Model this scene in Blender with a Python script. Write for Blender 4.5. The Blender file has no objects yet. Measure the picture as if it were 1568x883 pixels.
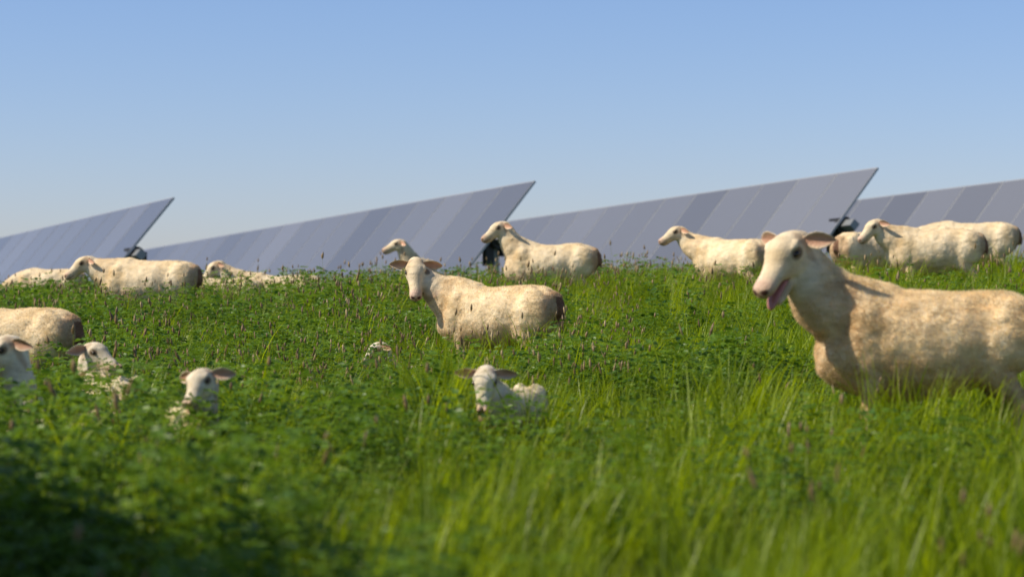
import bpy, math, random
import numpy as np
from mathutils import Vector, Matrix, noise
random.seed(7); rng=np.random.default_rng(7)
CAMZ=1.0; F=3702.0; YH=470.0
scene=bpy.context.scene
COL=scene.collection

# ---------------------------------------------------------------- terrain
PY=[-400,-50,0,5,10,16,20,22,25,28,30,33,38,60,100,300,3000]
PZ=[-1.4,-1.1,-1.0,-.87,-.67,-.55,-.35,-.24,-.09,0,0,-.08,-.28,-.95,-2.3,-9,-60]
def gh(x,y):
    p=(np.interp(y-1.2,PY,PZ)+np.interp(y,PY,PZ)+np.interp(y+1.2,PY,PZ))/3
    k=np.clip(y/28.0,0,1)*0.04
    cs=k*12*np.tanh(x/12)
    und=0.02*np.sin(x*1.3+0.5*y)+0.015*np.sin(y*1.1-x*0.6+1)
    fade=np.clip(1-(y-60)/60,0,1)
    return CAMZ+p+cs+und*fade
def px2x(px,d): return (px-784)/F*d

# ---------------------------------------------------------------- node helpers
def newmat(name):
    m=bpy.data.materials.new(name); m.use_nodes=True
    nt=m.node_tree; b=nt.nodes['Principled BSDF']
    return m,nt,b
def N(nt,t,**kw):
    n=nt.nodes.new(t)
    for k,v in kw.items(): setattr(n,k,v)
    return n
def link(nt,a,b): nt.links.new(a,b)

def mat_plain(name,col,rough=0.6,metal=0,nscale=40,var=0.15,bump=0.0):
    m,nt,b=newmat(name)
    tc=N(nt,'ShaderNodeTexCoord'); no=N(nt,'ShaderNodeTexNoise'); no.inputs['Scale'].default_value=nscale
    link(nt,tc.outputs['Object'],no.inputs['Vector'])
    mx=N(nt,'ShaderNodeMix',data_type='RGBA')
    mx.inputs[6].default_value=(*[c*(1-var) for c in col],1); mx.inputs[7].default_value=(*[min(1,c*(1+var)) for c in col],1)
    link(nt,no.outputs['Fac'],mx.inputs[0]); link(nt,mx.outputs[2],b.inputs['Base Color'])
    b.inputs['Roughness'].default_value=rough; b.inputs['Metallic'].default_value=metal
    return m

def mat_wool(name,bump=True):
    m,nt,b=newmat(name)
    tc=N(nt,'ShaderNodeTexCoord')
    at=N(nt,'ShaderNodeAttribute'); at.attribute_name='Col'
    n1=N(nt,'ShaderNodeTexNoise'); n1.inputs['Scale'].default_value=8; n1.inputs['Detail'].default_value=6
    n2=N(nt,'ShaderNodeTexNoise'); n2.inputs['Scale'].default_value=120; n2.inputs['Detail'].default_value=3
    mp=N(nt,'ShaderNodeMapping'); mp.inputs['Scale'].default_value=(1.6,1,4)
    n3=N(nt,'ShaderNodeTexNoise'); n3.inputs['Scale'].default_value=11; n3.inputs['Detail'].default_value=5
    for n in (n1,n2): link(nt,tc.outputs['Object'],n.inputs['Vector'])
    link(nt,tc.outputs['Object'],mp.inputs['Vector']); link(nt,mp.outputs[0],n3.inputs['Vector'])
    r=N(nt,'ShaderNodeMapRange'); r.inputs[1].default_value=.3; r.inputs[2].default_value=.7; r.inputs[3].default_value=0; r.inputs[4].default_value=1
    link(nt,n1.outputs['Fac'],r.inputs[0])
    mc=N(nt,'ShaderNodeMix',data_type='RGBA'); mc.inputs[6].default_value=(.87,.80,.68,1); mc.inputs[7].default_value=(1.13,1.14,1.17,1)
    link(nt,r.outputs[0],mc.inputs[0])
    r2=N(nt,'ShaderNodeMapRange'); r2.inputs[1].default_value=.3; r2.inputs[2].default_value=.7; r2.inputs[3].default_value=.88; r2.inputs[4].default_value=1.12
    link(nt,n3.outputs['Fac'],r2.inputs[0])
    vm0=N(nt,'ShaderNodeVectorMath',operation='MULTIPLY'); link(nt,at.outputs['Color'],vm0.inputs[0]); link(nt,mc.outputs[2],vm0.inputs[1])
    vm=N(nt,'ShaderNodeVectorMath',operation='SCALE'); link(nt,vm0.outputs[0],vm.inputs[0]); link(nt,r2.outputs[0],vm.inputs['Scale'])
    link(nt,vm.outputs[0],b.inputs['Base Color'])
    b.inputs['Roughness'].default_value=1
    b.inputs['Specular IOR Level'].default_value=.1
    if bump:
        ml=N(nt,'ShaderNodeMath',operation='MULTIPLY_ADD'); link(nt,n3.outputs['Fac'],ml.inputs[0]); ml.inputs[1].default_value=.8; link(nt,n2.outputs['Fac'],ml.inputs[2])
        bp=N(nt,'ShaderNodeBump'); bp.inputs['Strength'].default_value=.5; bp.inputs['Distance'].default_value=.010
        link(nt,ml.outputs[0],bp.inputs['Height']); link(nt,bp.outputs[0],b.inputs['Normal'])
    else:
        tr=N(nt,'ShaderNodeBsdfTranslucent'); link(nt,vm.outputs[0],tr.inputs['Color'])
        ms=N(nt,'ShaderNodeMixShader'); ms.inputs[0].default_value=.5
        link(nt,b.outputs[0],ms.inputs[1]); link(nt,tr.outputs[0],ms.inputs[2]); link(nt,ms.outputs[0],nt.nodes['Material Output'].inputs[0])
    return m
WOOL=mat_wool('shorn_wool'); FLEECE=mat_wool('fleece_fibre',False)
EYE=mat_plain('eye',(.02,.014,.008),.15)
TONGUE=mat_plain('tongue',(.55,.22,.2),.4)

def mat_leaf(name,c_dark,c_light,c_dry,trans=.35,dry=.08):
    m,nt,b=newmat(name)
    at=N(nt,'ShaderNodeAttribute'); at.attribute_name='tint'
    oi=N(nt,'ShaderNodeObjectInfo')
    rp=N(nt,'ShaderNodeValToRGB'); e=rp.color_ramp.elements
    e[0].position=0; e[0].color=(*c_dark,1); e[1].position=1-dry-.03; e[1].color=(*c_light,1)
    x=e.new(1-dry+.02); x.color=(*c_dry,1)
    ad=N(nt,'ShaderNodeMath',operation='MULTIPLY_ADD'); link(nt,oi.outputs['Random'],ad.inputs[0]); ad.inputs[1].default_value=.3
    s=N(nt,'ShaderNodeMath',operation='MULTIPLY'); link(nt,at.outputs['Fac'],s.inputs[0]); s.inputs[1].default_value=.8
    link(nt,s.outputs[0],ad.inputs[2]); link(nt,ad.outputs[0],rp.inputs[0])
    link(nt,rp.outputs[0],b.inputs['Base Color']); b.inputs['Roughness'].default_value=.42
    b.inputs['Specular IOR Level'].default_value=.4
    tr=N(nt,'ShaderNodeBsdfTranslucent')
    hs=N(nt,'ShaderNodeHueSaturation'); hs.inputs['Value'].default_value=1.7; hs.inputs['Saturation'].default_value=1.05; hs.inputs['Hue'].default_value=.485
    link(nt,rp.outputs[0],hs.inputs['Color']); link(nt,hs.outputs[0],tr.inputs['Color'])
    ms=N(nt,'ShaderNodeMixShader'); ms.inputs[0].default_value=trans
    link(nt,b.outputs[0],ms.inputs[1]); link(nt,tr.outputs[0],ms.inputs[2])
    link(nt,ms.outputs[0],nt.nodes['Material Output'].inputs[0])
    return m
GRASS=mat_leaf('grass_blade',(.04,.095,.006),(.36,.47,.022),(.60,.53,.17),.48)
CLOVER=mat_leaf('clover_leaf',(.035,.10,.012),(.17,.29,.030),(.36,.46,.13),.36,.06)
SEED=mat_leaf('seed_head',(.16,.10,.06),(.36,.25,.12),(.48,.37,.2),.2,.2)

# ---------------------------------------------------------------- sky, sun
SUNEL=math.radians(44); SH=Vector((-.98,-.19,0)).normalized()
sdir=Vector((SH.x*math.cos(SUNEL),SH.y*math.cos(SUNEL),math.sin(SUNEL)))
w=bpy.data.worlds.new('World'); scene.world=w; w.use_nodes=True
nt=w.node_tree; bg=nt.nodes['Background']; bg.inputs[1].default_value=.10
sk=N(nt,'ShaderNodeTexSky',sky_type='NISHITA'); sk.sun_disc=False; sk.sun_elevation=SUNEL
sk.sun_rotation=math.atan2(SH.x,SH.y); sk.air_density=1.0; sk.dust_density=.4; sk.ozone_density=3
tc=N(nt,'ShaderNodeTexCoord'); sx=N(nt,'ShaderNodeSeparateXYZ'); link(nt,tc.outputs['Generated'],sx.inputs[0])
rp=N(nt,'ShaderNodeValToRGB'); e=rp.color_ramp.elements
e[0].position=0; e[0].color=(1.0,.99,1.28,1); e[1].position=.13; e[1].color=(.95,1.02,1.30,1)
q=e.new(.5); q.color=(.85,.85,.85,1)
link(nt,sx.outputs['Z'],rp.inputs[0])
vm=N(nt,'ShaderNodeVectorMath',operation='MULTIPLY'); link(nt,sk.outputs[0],vm.inputs[0]); link(nt,rp.outputs[0],vm.inputs[1])
link(nt,vm.outputs[0],bg.inputs[0])
L=bpy.data.lights.new('sun','SUN'); L.energy=5.0; L.angle=math.radians(.5); L.color=(1,.90,.73)
lo=bpy.data.objects.new('sun',L); COL.objects.link(lo); lo.rotation_euler=sdir.to_track_quat('Z','Y').to_euler(); lo.location=(-20,-10,30)

# ---------------------------------------------------------------- ground
def axis(dense_lo,dense_hi,step,lo,hi):
    a=list(np.arange(dense_lo,dense_hi+1e-6,step)); s=step;v=dense_hi
    while v<hi: s*=1.35; v+=s; a.append(min(v,hi))
    s=step; v=dense_lo
    while v>lo: s*=1.35; v-=s; a.insert(0,max(v,lo))
    return np.array(a)
xs=axis(-14,14,.35,-3000,3000); ys=axis(-4,60,.35,-400,3000)
X,Y=np.meshgrid(xs,ys); Z=gh(X,Y)
V=np.stack([X.ravel(),Y.ravel(),Z.ravel()],1); nx=len(xs); ny=len(ys)
ii,jj=np.meshgrid(np.arange(nx-1),np.arange(ny-1)); a=(jj*nx+ii).ravel()
Fc=np.stack([a,a+1,a+nx+1,a+nx],1)
me=bpy.data.meshes.new('ground'); me.from_pydata(V.tolist(),[],Fc.tolist()); me.update()
for p in me.polygons: p.use_smooth=True
g=bpy.data.objects.new('ground',me); COL.objects.link(g)
m,nt,b=newmat('pasture_soil')
tc=N(nt,'ShaderNodeTexCoord'); n1=N(nt,'ShaderNodeTexNoise'); n1.inputs['Scale'].default_value=3; n1.inputs['Detail'].default_value=8
link(nt,tc.outputs['Object'],n1.inputs['Vector'])
rp=N(nt,'ShaderNodeValToRGB'); rp.color_ramp.elements[0].color=(.025,.04,.012,1); rp.color_ramp.elements[0].position=.35
rp.color_ramp.elements[1].color=(.06,.10,.02,1); rp.color_ramp.elements[1].position=.7
link(nt,n1.outputs['Fac'],rp.inputs[0]); link(nt,rp.outputs[0],b.inputs['Base Color']); b.inputs['Roughness'].default_value=.95
me.materials.append(m)

# ---------------------------------------------------------------- grass tuft meshes
def mkmesh(name,V,Fs,T,mats,mi=None):
    me=bpy.data.meshes.new(name); me.from_pydata(V,[],Fs); me.update()
    at=me.attributes.new('tint','FLOAT','POINT'); at.data.foreach_set('value',T)
    for mt in mats: me.materials.append(mt)
    if mi: me.polygons.foreach_set('material_index',mi)
    for p in me.polygons: p.use_smooth=True
    return bpy.data.objects.new(name,me)
def blade(V,Fs,T,bx,by,h,wd,ang,bend,tint,seg=5,z0=0):
    dx,dy=math.cos(ang),math.sin(ang); sx,sy=-dy,dx; base=len(V)
    tw=random.uniform(-.6,.6)
    for i in range(seg+1):
        t=i/seg; r=bend*h*t**2.0; z=z0+h*(t-.28*bend*t*t*t)
        wv=wd*(1-t**2.2)*.5 if i<seg else 0.0003
        a=tw*t; cx,cy=sx*math.cos(a)+dx*math.sin(a),sy*math.cos(a)+dy*math.sin(a)
        V.append((bx+dx*r-cx*wv,by+dy*r-cy*wv,z)); V.append((bx+dx*r+cx*wv,by+dy*r+cy*wv,z))
        T+= [min(1,tint*(.3+.7*t)+.0)]*2  # tint darkens toward the base, painting in the shade between blades
    for i in range(seg):
        k=base+2*i; Fs.append((k,k+1,k+3,k+2))
def grass_tuft(name,n,hmin,hmax,rad,wd,tmin=0):
    V=[];Fs=[];T=[]
    for _ in range(n):
        r=rad*math.sqrt(random.random()); a=random.uniform(0,6.28)
        blade(V,Fs,T,r*math.cos(a),r*math.sin(a),random.uniform(hmin,hmax),random.uniform(.6,1.3)*wd,
              a+random.uniform(-1.2,1.2),random.uniform(.1,.75),tmin+(1-tmin)*random.betavariate(2,2.2))
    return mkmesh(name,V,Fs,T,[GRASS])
def leaflet(V,Fs,T,c,d,up,L,W,tint):
    d=d.normalized(); s=d.cross(up).normalized(); n=s.cross(d)
    b=len(V)
    pts=[(0,0),(.35,.42),(.75,.5),(1,.0),(.75,-.5),(.35,-.42)]
    for (t,ww) in pts:
        p=c+d*(t*L)+s*(ww*W)+n*(abs(ww)*W*.5); V.append(tuple(p)); T.append(tint)
    p=c+d*(.6*L); V.append(tuple(p)); T.append(tint*.8)
    Fs.extend([(b,b+1,b+6),(b+1,b+2,b+6),(b+2,b+3,b+6),(b+3,b+4,b+6),(b+4,b+5,b+6),(b+5,b,b+6)])
def clover_tuft(name,n,hmin,hmax,rad,ls):
    V=[];Fs=[];T=[]
    for _ in range(n):
        r=rad*math.sqrt(random.random()); a=random.uniform(0,6.28); h=random.uniform(hmin,hmax)
        bx,by=r*math.cos(a),r*math.sin(a); bend=random.uniform(.05,.5); ang=a+random.uniform(-1,1)
        blade(V,Fs,T,bx,by,h*1.12,.003,ang,bend,.5,4)
        for k in range(random.randint(3,6)):
            t=random.uniform(.45,1) if k else 1
            c=Vector((bx+math.cos(ang)*bend*h*t*t,by+math.sin(ang)*bend*h*t*t,h*t))
            a0=random.uniform(0,6.28); off=Vector((math.cos(a0),math.sin(a0),.5))*random.uniform(0.005,.04)*(1 if k else .1)
            c=c+off; up=Vector((random.gauss(0,.45),random.gauss(0,.45),1)).normalized(); tn=random.betavariate(2,2)*(.5+.5*t)
            for q in range(3):
                aa=a0+q*2.09+random.uniform(-.2,.2); L=ls*random.uniform(.7,1.2)
                leaflet(V,Fs,T,c,Vector((math.cos(aa),math.sin(aa),random.uniform(-.3,.3))),up,L,L*.62,tn)
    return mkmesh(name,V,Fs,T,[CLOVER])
def seed_tuft(name,n,hmin,hmax,rad):
    V=[];Fs=[];T=[];mi=[]
    for _ in range(n):
        r=rad*math.sqrt(random.random()); a=random.uniform(0,6.28); h=random.uniform(hmin,hmax)
        bx,by=r*math.cos(a),r*math.sin(a); ang=random.uniform(0,6.28); bend=random.uniform(.02,.25)
        f0=len(Fs); blade(V,Fs,T,bx,by,h,.004,ang,bend,.7,4); mi+=[0]*(len(Fs)-f0)
        top=Vector((bx+math.cos(ang)*bend*h,by+math.sin(ang)*bend*h,h*(1-.28*bend)))
        L=random.uniform(.02,.05); R=random.uniform(.004,.008); d=Vector((math.cos(ang)*bend*1.5+random.gauss(0,.2),math.sin(ang)*bend*1.5,1)).normalized()
        b0=len(V); f0=len(Fs); tn=random.random()
        for i,(t,rr) in enumerate([(-.3,.3),(0,.9),(.3,1),(.65,.7),(1,.1)]):
            for q in range(5):
                th=q*1.2566+i*.6; rj=rr*R*random.uniform(.7,1.3)
                p=top+d*(t*L-.3*L)+Vector((math.cos(th)*rj,math.sin(th)*rj,0)); V.append(tuple(p)); T.append(tn)
        for i in range(4):
            for q in range(5):
                k=b0+i*5; Fs.append((k+q,k+(q+1)%5,k+5+(q+1)%5,k+5+q))
        mi+=[1]*(len(Fs)-f0)
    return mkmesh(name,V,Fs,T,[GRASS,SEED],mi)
src=bpy.data.collections.new('pasture_plants')
kinds=[grass_tuft('a_grass_tuft',34,.16,.38,.12,.007),grass_tuft('b_grass_tuft',34,.2,.45,.13,.008),
       grass_tuft('c_grass_tuft',26,.15,.36,.13,.010),grass_tuft('d_grass_tuft',30,.25,.50,.11,.006),
       clover_tuft('e_clover',13,.18,.34,.13,.029),clover_tuft('f_clover',15,.2,.39,.13,.025),clover_tuft('g_clover',13,.22,.43,.12,.034),
       seed_tuft('h_seed_stems',4,.36,.50,.12),seed_tuft('i_seed_stems',3,.4,.56,.12),
       grass_tuft('j_tall_grass',9,.38,.60,.09,.011,.35),grass_tuft('k_tall_grass',7,.42,.66,.08,.009,.45)]
for o in kinds: src.objects.link(o)

def scatter():
    P=[];R=[];S=[];I=[]
    bands=[(2.6,6,54),(6,10,52),(10,16,46),(16,24,38),(24,33,32),(33,38,9)]
    for (y0,y1,dens) in bands:
        half1=y1*.2118+2.0
        n=int(dens*(y1-y0)*2*half1)
        xx=rng.uniform(-half1,half1,n); yy=rng.uniform(y0,y1,n)
        keep=np.abs(xx)<yy*.2118+1.9
        for x,y in zip(xx[keep],yy[keep]):
            nz=noise.noise(Vector((x*.55,y*.4,0))); nz2=noise.noise(Vector((x*1.7,y*1.2,5)))
            u=x/(y*.2118)
            pc=.34-.42*u+.8*nz
            if y<7: pc-=.12
            r=random.random()
            if y<4.2 : sc=.72
            else: sc=1.02
            if y>17: sc*=1+.18*min(1,(y-17)/4)
            ps=.02+(.15 if u<.25 and y>11 else 0)+(.09 if y>20 else 0)
            pt=.12+.07*u+(.14 if y<9 else 0)
            if r<ps: k=random.choice([7,8])
            elif r<ps+pt: k=random.choice([9,10])
            elif random.random()<pc: k=random.choice([4,5,6])
            else: k=random.choice([0,1,2,3])
            s=sc*(.88+.46*nz2+random.uniform(-.18,.18))
            if k in (7,8): s=max(.85,s*.97)
            if k>=9: s*=.85
            P.append((x,y,float(gh(x,y))-.01)); R.append((random.gauss(0,.08),random.gauss(0,.08),random.uniform(0,6.28))); S.append(s); I.append(k)
    me=bpy.data.meshes.new('pasture_grass'); me.from_pydata(P,[],[])
    at=me.attributes.new('rot','FLOAT_VECTOR','POINT'); at.data.foreach_set('vector',np.array(R,dtype=np.float32).ravel())
    at=me.attributes.new('scl','FLOAT','POINT'); at.data.foreach_set('value',np.array(S,dtype=np.float32))
    at=me.attributes.new('idx','INT','POINT'); at.data.foreach_set('value',np.array(I,dtype=np.int32))
    ob=bpy.data.objects.new('pasture_grass',me); COL.objects.link(ob)
    ng=bpy.data.node_groups.new('scatter','GeometryNodeTree')
    ng.interface.new_socket('Geometry',in_out='INPUT',socket_type='NodeSocketGeometry'); ng.interface.new_socket('Geometry',in_out='OUTPUT',socket_type='NodeSocketGeometry')
    gi=ng.nodes.new('NodeGroupInput'); go=ng.nodes.new('NodeGroupOutput')
    ci=ng.nodes.new('GeometryNodeCollectionInfo'); ci.inputs['Collection'].default_value=src
    ci.inputs['Separate Children'].default_value=True; ci.inputs['Reset Children'].default_value=True
    ip=ng.nodes.new('GeometryNodeInstanceOnPoints'); ip.inputs['Pick Instance'].default_value=True
    def na(nm,dt):
        n=ng.nodes.new('GeometryNodeInputNamedAttribute'); n.data_type=dt; n.inputs['Name'].default_value=nm; return n.outputs['Attribute']
    ng.links.new(gi.outputs[0],ip.inputs['Points']); ng.links.new(ci.outputs[0],ip.inputs['Instance'])
    ng.links.new(na('idx','INT'),ip.inputs['Instance Index'])
    er=ng.nodes.new('FunctionNodeEulerToRotation'); ng.links.new(na('rot','FLOAT_VECTOR'),er.inputs[0]); ng.links.new(er.outputs[0],ip.inputs['Rotation'])
    ng.links.new(na('scl','FLOAT'),ip.inputs['Scale']); ng.links.new(ip.outputs[0],go.inputs[0])
    md=ob.modifiers.new('scatter','NODES'); md.node_group=ng
    print('tufts',len(P))
scatter()

# ---------------------------------------------------------------- solar trackers
def mat_glass():
    m,nt,b=newmat('module_glass')
    at=N(nt,'ShaderNodeAttribute'); at.attribute_name='tint'
    rp=N(nt,'ShaderNodeValToRGB'); rp.color_ramp.elements[0].color=(.105,.115,.15,1); rp.color_ramp.elements[1].color=(.185,.195,.235,1)
    link(nt,at.outputs['Fac'],rp.inputs[0]); link(nt,rp.outputs[0],b.inputs['Base Color'])
    b.inputs['Roughness'].default_value=.38; b.inputs['Coat Weight'].default_value=.4; b.inputs['Coat Roughness'].default_value=.25
    return m
GLASS=mat_glass(); ALU=mat_plain('aluminium_frame',(.40,.41,.43),.45,.3); STEEL=mat_plain('galvanised_steel',(.3,.31,.32),.5,.7); BLK=mat_plain('black_drive',(.02,.02,.022),.5)
BACK=mat_plain('backsheet',(.6,.62,.65),.6)
D=Vector((-.43,.9,-.03)); D.normalize(); PP=Vector((.9,.43,0)).normalized(); TL=math.radians(50)
Cc=PP*math.cos(TL)+Vector((0,0,1))*math.sin(TL); NN=Cc.cross(D).normalized()
if NN.z<0: NN=-NN
def box(V,Fs,o,ax,ay,az):
    b=len(V)
    for k in range(8):
        p=o+(ax if k&1 else -ax)+(ay if k&2 else -ay)+(az if k&4 else -az); V.append(tuple(p))
    Fs.extend([(b,b+2,b+3,b+1),(b+4,b+5,b+7,b+6),(b,b+1,b+5,b+4),(b+2,b+6,b+7,b+3),(b,b+4,b+6,b+2),(b+1,b+3,b+7,b+5)])
def child(name,V,Fs,mats,parent,mi=None,T=None):
    me=bpy.data.meshes.new(name); me.from_pydata(V,[],Fs); me.update()
    for mt in mats: me.materials.append(mt)
    if mi: me.polygons.foreach_set('material_index',mi)
    if T is not None:
        at=me.attributes.new('tint','FLOAT','FACE'); at.data.foreach_set('value',T)
    import bmesh
    bm=bmesh.new(); bm.from_mesh(me); bmesh.ops.recalc_face_normals(bm,faces=bm.faces); bm.to_mesh(me); bm.free()
    o=bpy.data.objects.new(name,me); COL.objects.link(o); o.parent=parent; return o
def tracker(A,length,n0=0,postlen=None):
    e=bpy.data.objects.new('solar_panel_row',None); COL.objects.link(e)
    MW=1.14; CH=2.2; V=[];Fs=[];mi=[];T=[]
    n=int(length/MW)
    for i in range(n):
        s=(i+.5)*MW
        o=A+D*s+NN*.12; t=max(0,min(1,.5+.6*noise.noise(Vector((i*.37,A.x,0)))+random.uniform(-.28,.28)))
        f=len(Fs); box(V,Fs,o,D*(MW/2-.006),Cc*(CH/2),NN*.018); mi+=[0]*6; T+=[t]*6
        b=len(V); gx=D*(MW/2-.022); gy=Cc*(CH/2-.02); q=o+NN*.0205
        for (u,v) in ((-1,-1),(1,-1),(1,1),(-1,1)): V.append(tuple(q+gx*u+gy*v))
        Fs.append((b,b+1,b+2,b+3)); mi+=[1]; T+=[t]
        b=len(V); q=o-NN*.0205
        for (u,v) in ((-1,-1),(1,-1),(1,1),(-1,1)): V.append(tuple(q+gx*u+gy*v))
        Fs.append((b,b+3,b+2,b+1)); mi+=[2]; T+=[t]
    child('modules',V,Fs,[ALU,GLASS,BACK],e,mi,T)
    V=[];Fs=[]; 
    mid=A+D*(length/2); box(V,Fs,mid-D*.1,D*(length/2+.15),Cc*.065,NN*.065)
    for i in range(n):
        if i%2==0: box(V,Fs,A+D*((i+.5)*MW)+NN*.083,D*.025,Cc*.9,NN*.016)
    child('torque_tube',V,Fs,[STEEL],e)
    V=[];Fs=[]
    s=.25
    while s<length:
        q=A+D*s; gz=float(gh(q.x,q.y)); h=(q.z-.1-gz+.2)/2
        box(V,Fs,Vector((q.x,q.y,q.z-.1-h)),D*.04,PP*.075,Vector((0,0,h))); s+=7
    child('posts',V,Fs,[STEEL],e)
    V=[];Fs=[]; q=A+D*.2
    box(V,Fs,q,D*.10,PP*.12,Vector((0,0,.12))); box(V,Fs,q-D*.02+PP*.13-Vector((0,0,.10)),D*.14,PP*.05,Vector((0,0,.16)))
    box(V,Fs,q-PP*.12-Vector((0,0,.25)),D*.07,PP*.07,Vector((0,0,.16)))
    b=len(V)
    for sgn in (-1,1):
        for k in range(16):
            th=k*math.pi/8; V.append(tuple(q-D*.12+D*(.05*sgn)+PP*(.15*math.cos(th))+Vector((0,0,.15*math.sin(th)))))
    for k in range(16): Fs.append((b+k,b+(k+1)%16,b+16+(k+1)%16,b+16+k))
    Fs.append(tuple(b+k for k in range(16))[::-1]); Fs.append(tuple(b+16+k for k in range(16)))
    child('slew_drive',V,Fs,[BLK],e)
    return e
for (x,z,l) in ((-5.9,.81,60),(-.18,1.07,70),(5.25,1.28,75),(10.75,1.5,75)):
    tracker(Vector((x,38,CAMZ+z)),l)
tracker(Vector((-2.5,3.3,float(gh(-3.2,5))+1.45)),9.2)  # unseen row added left of the frame to shade the lower-left grass

# ---------------------------------------------------------------- animals
def loft(V,Fs,pts,seg=22):
    n=len(pts); rings=[]
    for i,(c,ry,rz,ref) in enumerate(pts):
        a=pts[max(0,i-1)][0]; b=pts[min(n-1,i+1)][0]; t=(b-a).normalized()
        s=(ref-t*ref.dot(t)).normalized(); u=t.cross(s)
        base=len(V)
        for k in range(seg):
            th=2*math.pi*k/seg; V.append(c+s*(ry*math.cos(th))+u*(rz*math.sin(th)))
        rings.append(base)
    for i in range(n-1):
        a,b=rings[i],rings[i+1]
        for k in range(seg): Fs.append((a+k,a+(k+1)%seg,b+(k+1)%seg,b+k))
    c0=len(V); V.append(pts[0][0]); c1=len(V); V.append(pts[-1][0])
    for k in range(seg):
        Fs.append((c0,rings[0]+(k+1)%seg,rings[0]+k)); Fs.append((c1,rings[-1]+k,rings[-1]+(k+1)%seg))
LY=Vector((0,1,0))
def blob(V,Fs,c,rx,ry,rz,seg=14):
    pts=[]
    for i in range(9):
        th=math.pi*(i+.3)/(8.6); x=-math.cos(th); r=math.sin(th)
        pts.append((Vector(c)+Vector((x*rx,0,0)),max(ry*r,.001),max(rz*r,.001),LY))
    loft(V,Fs,pts,seg)
def lerp(a,b,t): return a+(b-a)*t
BL=.90
def sheep(kind,px,d,ang,poll,yaw,pitch,scale=1.0,hs=1.0,dz=0.0,lamb=False,mouth=0.0,vox=.010,lying=False,ear_droop=.25,stance=(0,0,0,0),
          col=(.84,.69,.475),ctrl=None,ear_back=.3,x=None,headcol=None,roll=0,es=1.0,hairs=12000,nk=1.08,hl=.011):
    V=[];Fs=[]
    thin=.84 if lamb else 1.0
    dp=.93 if lamb else 1.0
    low=-.27 if lying else 0
    def tp(x,z,ry,rz): return (Vector((x*BL,0,z+low)),ry*thin,rz*thin*dp,LY)
    tr=[(-.535,.57,.04,.05),(-.52,.567,.080,.09),(-.475,.560,.120,.130),(-.40,.545,.150,.160),(-.27,.520,.175,.187),(-.10,.486,.205,.214),
        (.06,.477,.208,.223),(.2,.477,.188,.227),(.31,.487,.162,.215),(.40,.498,.132,.187),(.46,.510,.098,.145),(.495,.520,.04,.07)]
    loft(V,Fs,[tp(*q) for q in tr],28)
    blob(V,Fs,(.22*BL,0,.650+low),.15,.055*thin,.070)
    for sg in (1,-1):
        blob(V,Fs,(.29*BL,sg*.117*thin,.50+low),.095,.064,.17)
        blob(V,Fs,(-.36*BL,sg*.115*thin,.52+low),.14,.078,.165)
        blob(V,Fs,(-.33*BL,sg*.085*thin,.667+low),.065,.026,.038)
        blob(V,Fs,(-.49*BL,sg*.055*thin,.62+low),.04,.028,.035)
    P0=Vector((.20*BL,0,.545+low)); poll=Vector(poll)
    a=math.radians(yaw-ang); p=math.radians(pitch)
    f=Vector((math.cos(a)*math.cos(p),math.sin(a)*math.cos(p),math.sin(p))); l=Vector((-math.sin(a),math.cos(a),0)); u=f.cross(l)
    if roll:
        rr=math.radians(roll); l,u=l*math.cos(rr)+u*math.sin(rr),u*math.cos(rr)-l*math.sin(rr)
    H=hs
    P3=poll+f*(.000*H)-u*(.035*H)
    P2=ctrl and Vector(ctrl) or Vector((lerp(P0.x,P3.x,.80),lerp(0,P3.y,.35),lerp(P0.z,P3.z,.30)))
    npts=[]
    K=10
    for i in range(K+1):
        t=i/K; c=P0*(1-t)**2+P2*2*t*(1-t)+P3*t*t
        ry=lerp(.150*thin,.058*H,min(1,t*1.02)**.8)*(1+(nk-1)*math.sin(math.pi*min(1,t*.95)))
        rz=lerp(.185*thin,.078*H,t**.9)*(1+(nk-1)*math.sin(math.pi*min(1,t*.95)))
        ref=(LY*(1-t)+l*t*.9)
        if ref.length<.2: ref=LY
        npts.append((c,ry,rz,ref.normalized()))
    loft(V,Fs,npts,22)
    def hp(t,b,c): return poll+f*(t*H)+l*(b*H)+u*(c*H)
    up=[(-.060,-.032,.025,.025),(-.045,-.026,.046,.046),(-.01,-.016,.060,.060),(.03,-.006,.066,.066),(.065,-.004,.069,.070),(.095,-.012,.062,.068),(.125,-.024,.052,.060),(.155,-.034,.045,.054),
        (.185,-.042,.041,.048),(.215,-.048,.042,.045),(.240,-.052,.041,.041),(.258,-.056,.034,.034),(.268,-.058,.020,.020)]
    if lamb: up=[(t*.86,c,ry*1.04,rz) for t,c,ry,rz in up]
    if mouth>0: up=[(t,c+(.010 if t>.15 else 0),ry,rz*(.75 if t>.15 else 1)) for t,c,ry,rz in up]
    loft(V,Fs,[(hp(t,0,c),ry*H,rz*H,l) for t,c,ry,rz in up],24)
    for sg in (1,-1):
        loft(V,Fs,[(hp(.066+q,sg*(.054-abs(q)*.2),.030-q*.15),r*H,r*.9*H,l) for q,r in ((-.034,.004),(-.02,.014),(0,.0175),(.018,.013),(.03,.004))],10)
        loft(V,Fs,[(hp(.02+q,sg*.034,-.050),r*H,r*1.25*H,l) for q,r in ((-.045,.008),(-.03,.024),(0,.034),(.035,.033),(.07,.022),(.10,.010))],12)
        loft(V,Fs,[(hp(.245+q,sg*.020,-.036-q*.5),r*H,r*H,l) for q,r in ((-.02,.004),(-.01,.012),(.004,.014),(.016,.009),(.022,.003))],10)
    if not mouth:
        loft(V,Fs,[(hp(t,0,c),ry*H,rz*H,l) for t,c,ry,rz in ((.15,-.075,.02,.012),(.18,-.083,.028,.016),(.22,-.086,.028,.015),(.240,-.086,.022,.012),(.25,-.085,.01,.006))],12)
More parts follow.
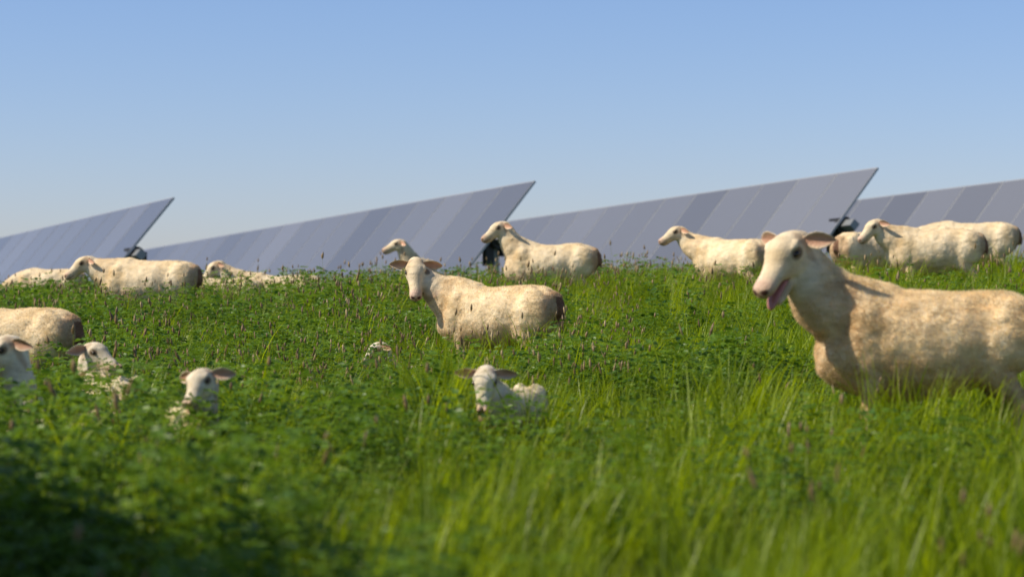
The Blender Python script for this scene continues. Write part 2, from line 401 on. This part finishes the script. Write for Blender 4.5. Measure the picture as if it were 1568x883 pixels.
    if mouth>0:
        ja=math.radians(mouth); jf=f*math.cos(ja)-u*math.sin(ja); root=hp(.03,0,-.066)
        loft(V,Fs,[(root+jf*(t*H),ry*H,rz*H,l) for t,ry,rz in ((-.03,.02,.02),(0,.044,.034),(.05,.040,.028),(.10,.034,.021),(.15,.031,.017),(.18,.028,.015),(.192,.014,.008))],14)
    fx=-.030; rx=.035
    if not lying:
        for k,sg in enumerate((1,-1)):
            o=stance[k]+fx; y=sg*.110*thin
            q=[((.27+fx,.52),.07,.09),((.26+fx,.42),.058,.075),((.25+o*.2+fx*.8,.34),.046,.053),((.26+o*.5+fx*.5,.25),.033,.035),((.265+o*.6+fx*.4,.205),.034,.035),((.265+o*.75+fx*.25,.15),.025,.026),((.265+o*.95,.075),.023,.024),((.275+o,.055),.028,.028),((.29+o,.02),.029,.031),((.295+o,-.005),.030,.035)]
            loft(V,Fs,[(Vector((xx,y,zz)),ry,rz,LY) for (xx,zz),ry,rz in q],14)
            o=stance[2+k]
            q=[((-.33,.54),.09,.12),((-.30,.44),.080,.11),((-.30+o*.2,.37),.060,.082),((-.36+o*.4,.30),.042,.052),((-.415+o*.6,.25),.033,.040),((-.42+o*.65,.21),.030,.034),((-.405+o*.8,.14),.024,.026),((-.395+o*.95,.075),.023,.024),((-.385+o,.055),.028,.028),((-.37+o,.02),.029,.031),((-.365+o,-.005),.030,.035)]
            loft(V,Fs,[(Vector((xx+rx,y,zz)),ry,rz,LY) for (xx,zz),ry,rz in q],14)
    else:
        for sg in (1,-1):
            y=sg*.15*thin
            loft(V,Fs,[(Vector(c),r,r,LY) for c,r in (((.22,y*.7,.25),.07),((.30,y,.12),.05),((.38,y,.05),.035),((.30,y,.035),.028),((.19,y,.03),.028))],12)
            loft(V,Fs,[(Vector(c),r,r*1.2,LY) for c,r in (((-.28,y*.7,.25),.10),((-.18,y*1.15,.15),.09),((-.10,y*1.2,.09),.05),((-.22,y*1.2,.05),.04),((-.30,y*1.2,.035),.03))],12)
    tx=.05
    loft(V,Fs,[(Vector(c)+Vector((tx,0,0)),r,r*.8,LY) for c,r in (((-.46,0,.65+low),.03),((-.515,0,.64+low),.028),((-.55,0,.58+low),.024),((-.56,0,.50+low),.018),((-.556,0,.45+low),.008))],12)
    me=bpy.data.meshes.new('b'); me.from_pydata([tuple(v) for v in V],[],Fs); me.update()
    import bmesh
    bm=bmesh.new(); bm.from_mesh(me); bmesh.ops.recalc_face_normals(bm,faces=bm.faces); bm.to_mesh(me); bm.free()
    tmp=bpy.data.objects.new('tmp',me); COL.objects.link(tmp)
    md=tmp.modifiers.new('r','REMESH'); md.mode='VOXEL'; md.voxel_size=vox
    dg=bpy.context.evaluated_depsgraph_get(); bme=bpy.data.meshes.new_from_object(tmp.evaluated_get(dg))
    bpy.data.objects.remove(tmp)
    nv=len(bme.vertices); co=np.empty(nv*3,dtype=np.float32); bme.vertices.foreach_get('co',co); co=co.reshape(-1,3).astype(np.float64)
    ed=np.empty(len(bme.edges)*2,dtype=np.int32); bme.edges.foreach_get('vertices',ed); ed=ed.reshape(-1,2)
    deg=np.bincount(ed.ravel(),minlength=nv)[:,None].astype(float)
    pl=np.array(poll)
    def headmask(c):
        rel=(c-pl)/H
        return np.clip(1-(np.linalg.norm(rel-np.array(f)*.11,axis=1)-.14)/.06,0,1)
    hm=headmask(co)[:,None]
    its=int(18*(.008/vox)**2)+4
    for it in range(its):
        s=np.zeros((nv,3))
        for ax in range(3):
            s[:,ax]=np.bincount(ed[:,0],weights=co[ed[:,1],ax],minlength=nv)+np.bincount(ed[:,1],weights=co[ed[:,0],ax],minlength=nv)
        fac=.6*(1-hm) + (.5*hm if it<3 else 0)
        legs=np.clip((co[:,2:3]-.33)/.1,.25 if not lying else 1,1)
        co=co+(s/deg-co)*fac*legs
    bme.vertices.foreach_set('co',co.astype(np.float32).ravel()); bme.update()
    no=np.empty(nv*3,dtype=np.float32); bme.vertices.foreach_get('normal',no); no=no.reshape(-1,3)
    seed=px*.1
    rel=(co-pl)/H; ha=rel@np.array(f); hb=rel@np.array(l); hc=rel@np.array(u)
    headm=headmask(co)
    disp=np.zeros(nv)
    for i in range(nv):
        v=Vector(co[i].tolist())
        disp[i]=(.012*noise.noise(v*5+Vector((seed,0,0)))+.0065*noise.noise(Vector((v.x*13,v.y*13,v.z*16))+Vector((seed,3,0)))+.003*noise.noise(v*38))
    co2=co+no*(disp*(1-.88*headm))[:,None]
    bme.vertices.foreach_set('co',co2.astype(np.float32).ravel())
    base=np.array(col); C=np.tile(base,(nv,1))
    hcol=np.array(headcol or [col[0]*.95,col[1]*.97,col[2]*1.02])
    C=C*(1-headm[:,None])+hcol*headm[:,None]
    def blendc(c,w):
        nonlocal C
        w=np.clip(w,0,1)[:,None]; C=C*(1-w)+np.array(c)*w
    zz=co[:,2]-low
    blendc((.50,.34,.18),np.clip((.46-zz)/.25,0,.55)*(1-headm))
    blendc((.58,.43,.26),np.clip((co[:,0]-.28)/.1,0,.4)*(1-headm)*(zz<.75))
    blendc((.40,.24,.14),np.clip((-.41-co[:,0])/.06,0,.6))
    blendc((.20,.09,.06),np.clip((-.44-co[:,0])/.03,0,.8)*(np.abs(co[:,1])<.045)*(zz<.62))
    blendc((.05,.04,.035),(co[:,2]<.04)*1.0 if not lying else np.zeros(nv))
    inh=(headm>.2)
    blendc((.62,.42,.34),np.clip((ha-.20)/.05,0,.75)*inh)
    blendc((.55,.40,.26),np.clip((ha-.08)/.06,0,1)*np.clip(-(hc+.02)/.04,0,.5)*inh)
    for sg in (1,-1):
        dn=np.sqrt((ha-.262)**2*.6+(hb-sg*.020)**2*1.3+(hc+.040)**2*2.2); blendc((.09,.035,.03),np.clip((.017-dn)/.005,0,.95)*inh)
        de=np.sqrt((ha-.076)**2+(hb-sg*.062)**2*.8+((hc-.006)*1.3)**2); blendc((.16,.10,.06),np.clip((.034-de)/.014,0,.85)*inh)
        db=np.abs(ha-.01)+np.abs(hb-sg*.05); blendc((.40,.26,.17),np.clip((.04-db)/.03,0,.5)*inh)
    if mouth==0:
        blendc((.22,.11,.09),((np.abs(hc+.077-.12*(.26-ha))<.0055)&(ha>.185)&(np.abs(hb)<.05)&inh)*.85)
        blendc((.3,.14,.11),((np.abs(hb)<.004)&(hc<-.045)&(hc>-.08)&(ha>.24)&inh)*.7)
    else:
        jc=(ha>.12)&(hc<-.064)&(hc>-.079-.12*(ha-.1))&inh
        blendc((.25,.07,.06),jc*.8)
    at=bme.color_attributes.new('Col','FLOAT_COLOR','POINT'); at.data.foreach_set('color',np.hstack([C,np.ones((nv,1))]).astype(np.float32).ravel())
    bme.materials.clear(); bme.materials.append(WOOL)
    for q in bme.polygons: q.use_smooth=True
    S=scale
    root=bpy.data.objects.new(kind,None); COL.objects.link(root)
    X=px2x(px,d) if x is None else x
    root.location=(X,d,float(gh(X,d))+dz); root.rotation_euler=(0,0,math.radians(ang)); root.scale=(S,S,S)
    bo=bpy.data.objects.new('body',bme); COL.objects.link(bo); bo.parent=root
    if hairs:
        bme.update(); no2=np.empty(nv*3,dtype=np.float32); bme.vertices.foreach_get('normal',no2); no2=no2.reshape(-1,3)
        wt=np.clip(1-headm*.75,0,1)*(co2[:,2]>.10)*np.clip(.25+co2[:,2]*1.5,0,1); wt=wt/wt.sum()
        idx=rng.choice(nv,hairs,p=wt); jit=rng.normal(0,vox*.5,(hairs,3)); n0=no2[idx]
        jit-=n0*(jit*n0).sum(1)[:,None]
        b0=co2[idx]+jit-n0*.002
        d0=n0+rng.normal(0,.38,(hairs,3))+np.array([-.15,0,-.2]); d0/=np.linalg.norm(d0,axis=1)[:,None]
        ln=(hl*rng.uniform(.5,1.2,hairs)*(1-.65*headm[idx])/S)[:,None]
        sd=np.cross(d0,rng.normal(0,1,(hairs,3))); sd/=np.linalg.norm(sd,axis=1)[:,None]; wd=.0013/S
        hv=np.stack([b0-sd*wd,b0+sd*wd,b0+d0*ln],1).reshape(-1,3)
        fl=bpy.data.meshes.new('fleece'); fl.vertices.add(hairs*3); fl.vertices.foreach_set('co',hv.astype(np.float32).ravel())
        fl.loops.add(hairs*3); fl.loops.foreach_set('vertex_index',np.arange(hairs*3,dtype=np.int32))
        fl.polygons.add(hairs); fl.polygons.foreach_set('loop_start',np.arange(0,hairs*3,3,dtype=np.int32))
        fl.polygons.foreach_set('use_smooth',np.ones(hairs,dtype=bool)); fl.update(calc_edges=True)
        hc3=np.repeat(np.minimum(.93,C[idx]*1.14*rng.uniform(.9,1.12,(hairs,1))),3,axis=0)
        at=fl.color_attributes.new('Col','FLOAT_COLOR','POINT'); at.data.foreach_set('color',np.hstack([hc3,np.ones((hairs*3,1))]).astype(np.float32).ravel())
        fl.materials.append(FLEECE)
        fo=bpy.data.objects.new('fleece',fl); COL.objects.link(fo); fo.parent=root
    for sg in (1,-1):
        V2=[];F2=[];CL=[]
        r0=hp(-.002,sg*.046,.012)
        dirv=(l*sg+f*(-ear_back)-u*(ear_droop+sg*.05)).normalized(); fw=(f+u*.35); fw=(fw-dirv*fw.dot(dirv)).normalized(); wv=dirv.cross(fw).normalized()
        pts=[]; Ln=.130*H*es*(1.0 if not lamb else 1.05)
        prof=[(-.1,.014),(.08,.018),(.25,.029),(.45,.035),(.65,.031),(.82,.021),(.94,.011),(1,.003)]
        for t,wd in prof:
            c=r0+dirv*(t*Ln)-u*(.014*H*t*t)
            pts.append((c,wd*H*es,max(.0025,.007*(1-t*.6))*H,wv))
        seg=16
        loft(V2,F2,pts,seg)
        VV=[]
        for i,v in enumerate(V2):
            k=min(i//seg,len(pts)-1) if i<seg*len(pts) else (0 if i==seg*len(pts) else len(pts)-1)
            c=pts[k][0]; dw=(v-c).dot(wv); wd=max(pts[k][1],1e-4)
            v2=v+fw*(abs(dw/wd)**2*wd*.6); VV.append(tuple(v2))
            front=(v-c).dot(fw)
            inner=max(0,min(1,front/(.003*H)))*(1-max(0,(abs(dw)/wd-.6)/.4))*.85
            cc=np.array(hcol)*(1-inner)+np.array((.55,.29,.21))*inner
            CL.append((*cc,1))
        e=bpy.data.meshes.new('ear'); e.from_pydata(VV,[],F2); e.update()
        bm=bmesh.new(); bm.from_mesh(e); bmesh.ops.recalc_face_normals(bm,faces=bm.faces); bm.to_mesh(e); bm.free()
        at=e.color_attributes.new('Col','FLOAT_COLOR','POINT'); at.data.foreach_set('color',np.array(CL,dtype=np.float32).ravel())
        e.materials.append(WOOL)
        for q in e.polygons: q.use_smooth=True
        eo=bpy.data.objects.new('ear',e); COL.objects.link(eo); eo.parent=root
        V2=[];F2=[]; blob(V2,F2,(0,0,0),.018*H,.012*H,.012*H)
        e=bpy.data.meshes.new('eye'); R3=Matrix((f,l,u)).transposed(); cc=hp(.078,sg*.0600,.006)
        e.from_pydata([tuple(R3@v+cc) for v in V2],[],F2); e.update(); e.materials.append(EYE)
        for q in e.polygons: q.use_smooth=True
        eo=bpy.data.objects.new('eye',e); COL.objects.link(eo); eo.parent=root
    if mouth>0:
        V2=[];F2=[]; ja2=math.radians(mouth*.8); jf=f*math.cos(ja2)-u*math.sin(ja2); rt=hp(.03,0,-.050)
        loft(V2,F2,[(rt+jf*(t*H)+u*(c*H),ry*H,rz*H,l) for t,c,ry,rz in ((.03,0,.02,.01),(.10,0,.024,.010),(.16,.0,.024,.009),(.19,-.006,.023,.008),(.21,-.016,.016,.006),(.216,-.022,.004,.003))],14)
        e=bpy.data.meshes.new('tongue'); e.from_pydata([tuple(v) for v in V2],[],F2); e.update(); e.materials.append(TONGUE)
        for q in e.polygons: q.use_smooth=True
        eo=bpy.data.objects.new('tongue',e); COL.objects.link(eo); eo.parent=root
    return root

# adults ------------------------------------------------------------
sheep('sheep',762,16,152,(.60,.10,.85),272,-46,hs=1.08,scale=.95,vox=.007,ear_droop=.15,ear_back=.1,ctrl=(.46,0.02,.62),hairs=60000,nk=1.12)
sheep('sheep',1418,10.2,180,(.56,.06,.90),228,-32,hs=1.18,scale=1.01,vox=.006,mouth=18,stance=(.04,-.02,0,0),ear_back=.3,es=.9,ear_droop=.0,hairs=130000,nk=1.10,hl=.013)
sheep('sheep',10,14,166,(.58,0,.60),180,-30,scale=.93,hairs=50000)
sheep('sheep',228,24,170,(.58,0,.70),190,-24,scale=1.07,hairs=30000,dz=-.03)
sheep('sheep',842,25,174,(.46,.0,.88),194,-22,scale=1.04,hairs=25000)
sheep('sheep',640,31,262,(.38,-.14,.88),186,-12,scale=1.0)
sheep('sheep',1120,25,138,(.60,.08,.80),190,-18,scale=1.0,hairs=25000)
sheep('sheep',1430,25,174,(.54,.05,.76),200,-30,scale=1.07,hairs=25000,nk=1.15)
sheep('sheep',1486,26.5,170,(.64,0,.55),180,-50,scale=1.08)
sheep('sheep',1335,26.5,30,(.64,0,.45),20,-55,scale=1.02)
sheep('sheep',75,31,175,(.64,0,.40),180,-55,scale=1.0)
sheep('sheep',425,28.5,178,(.62,0,.54),190,-35,scale=1.12,lying=True,dz=.02)
sheep('sheep',335,27.5,185,(.55,0,.58),200,-25,scale=1.03,lying=True,dz=.02)
# lambs --------------------------------------------------------------
LC=(.86,.76,.60)
kw=dict(hs=1.5,lamb=True,vox=.012,col=LC,hairs=20000,hl=.006)
sheep('lamb',782,10.5,240,(.42,0,.80),262,-46,scale=.50,ear_droop=.02,ear_back=0,**kw)
sheep('lamb',296,9.6,290,(.40,0,.92),250,-25,scale=.48,ear_droop=.15,roll=8,**kw)
sheep('lamb',172,11.2,130,(.40,0,.92),330,-15,scale=.5,**kw)
sheep('lamb',92,10.4,172,(.40,0,.92),215,-30,scale=.56,lying=True,**kw)
sheep('lamb',628,15.6,180,(.40,0,.64),200,-30,scale=.47,lying=True,**kw)

# ---------------------------------------------------------------- camera
cam=bpy.data.cameras.new('camera'); co=bpy.data.objects.new('camera',cam); COL.objects.link(co)
cam.lens=85; cam.sensor_width=36; cam.clip_end=8000; cam.clip_start=.05
co.location=(0,0,CAMZ); co.rotation_euler=(math.radians(90)+math.atan((YH-441.5)/F),0,0)
cam.dof.use_dof=True; cam.dof.focus_distance=15.6; cam.dof.aperture_fstop=2.8
scene.camera=co
scene.view_settings.view_transform='Standard'; scene.view_settings.look='None'; scene.view_settings.exposure=0
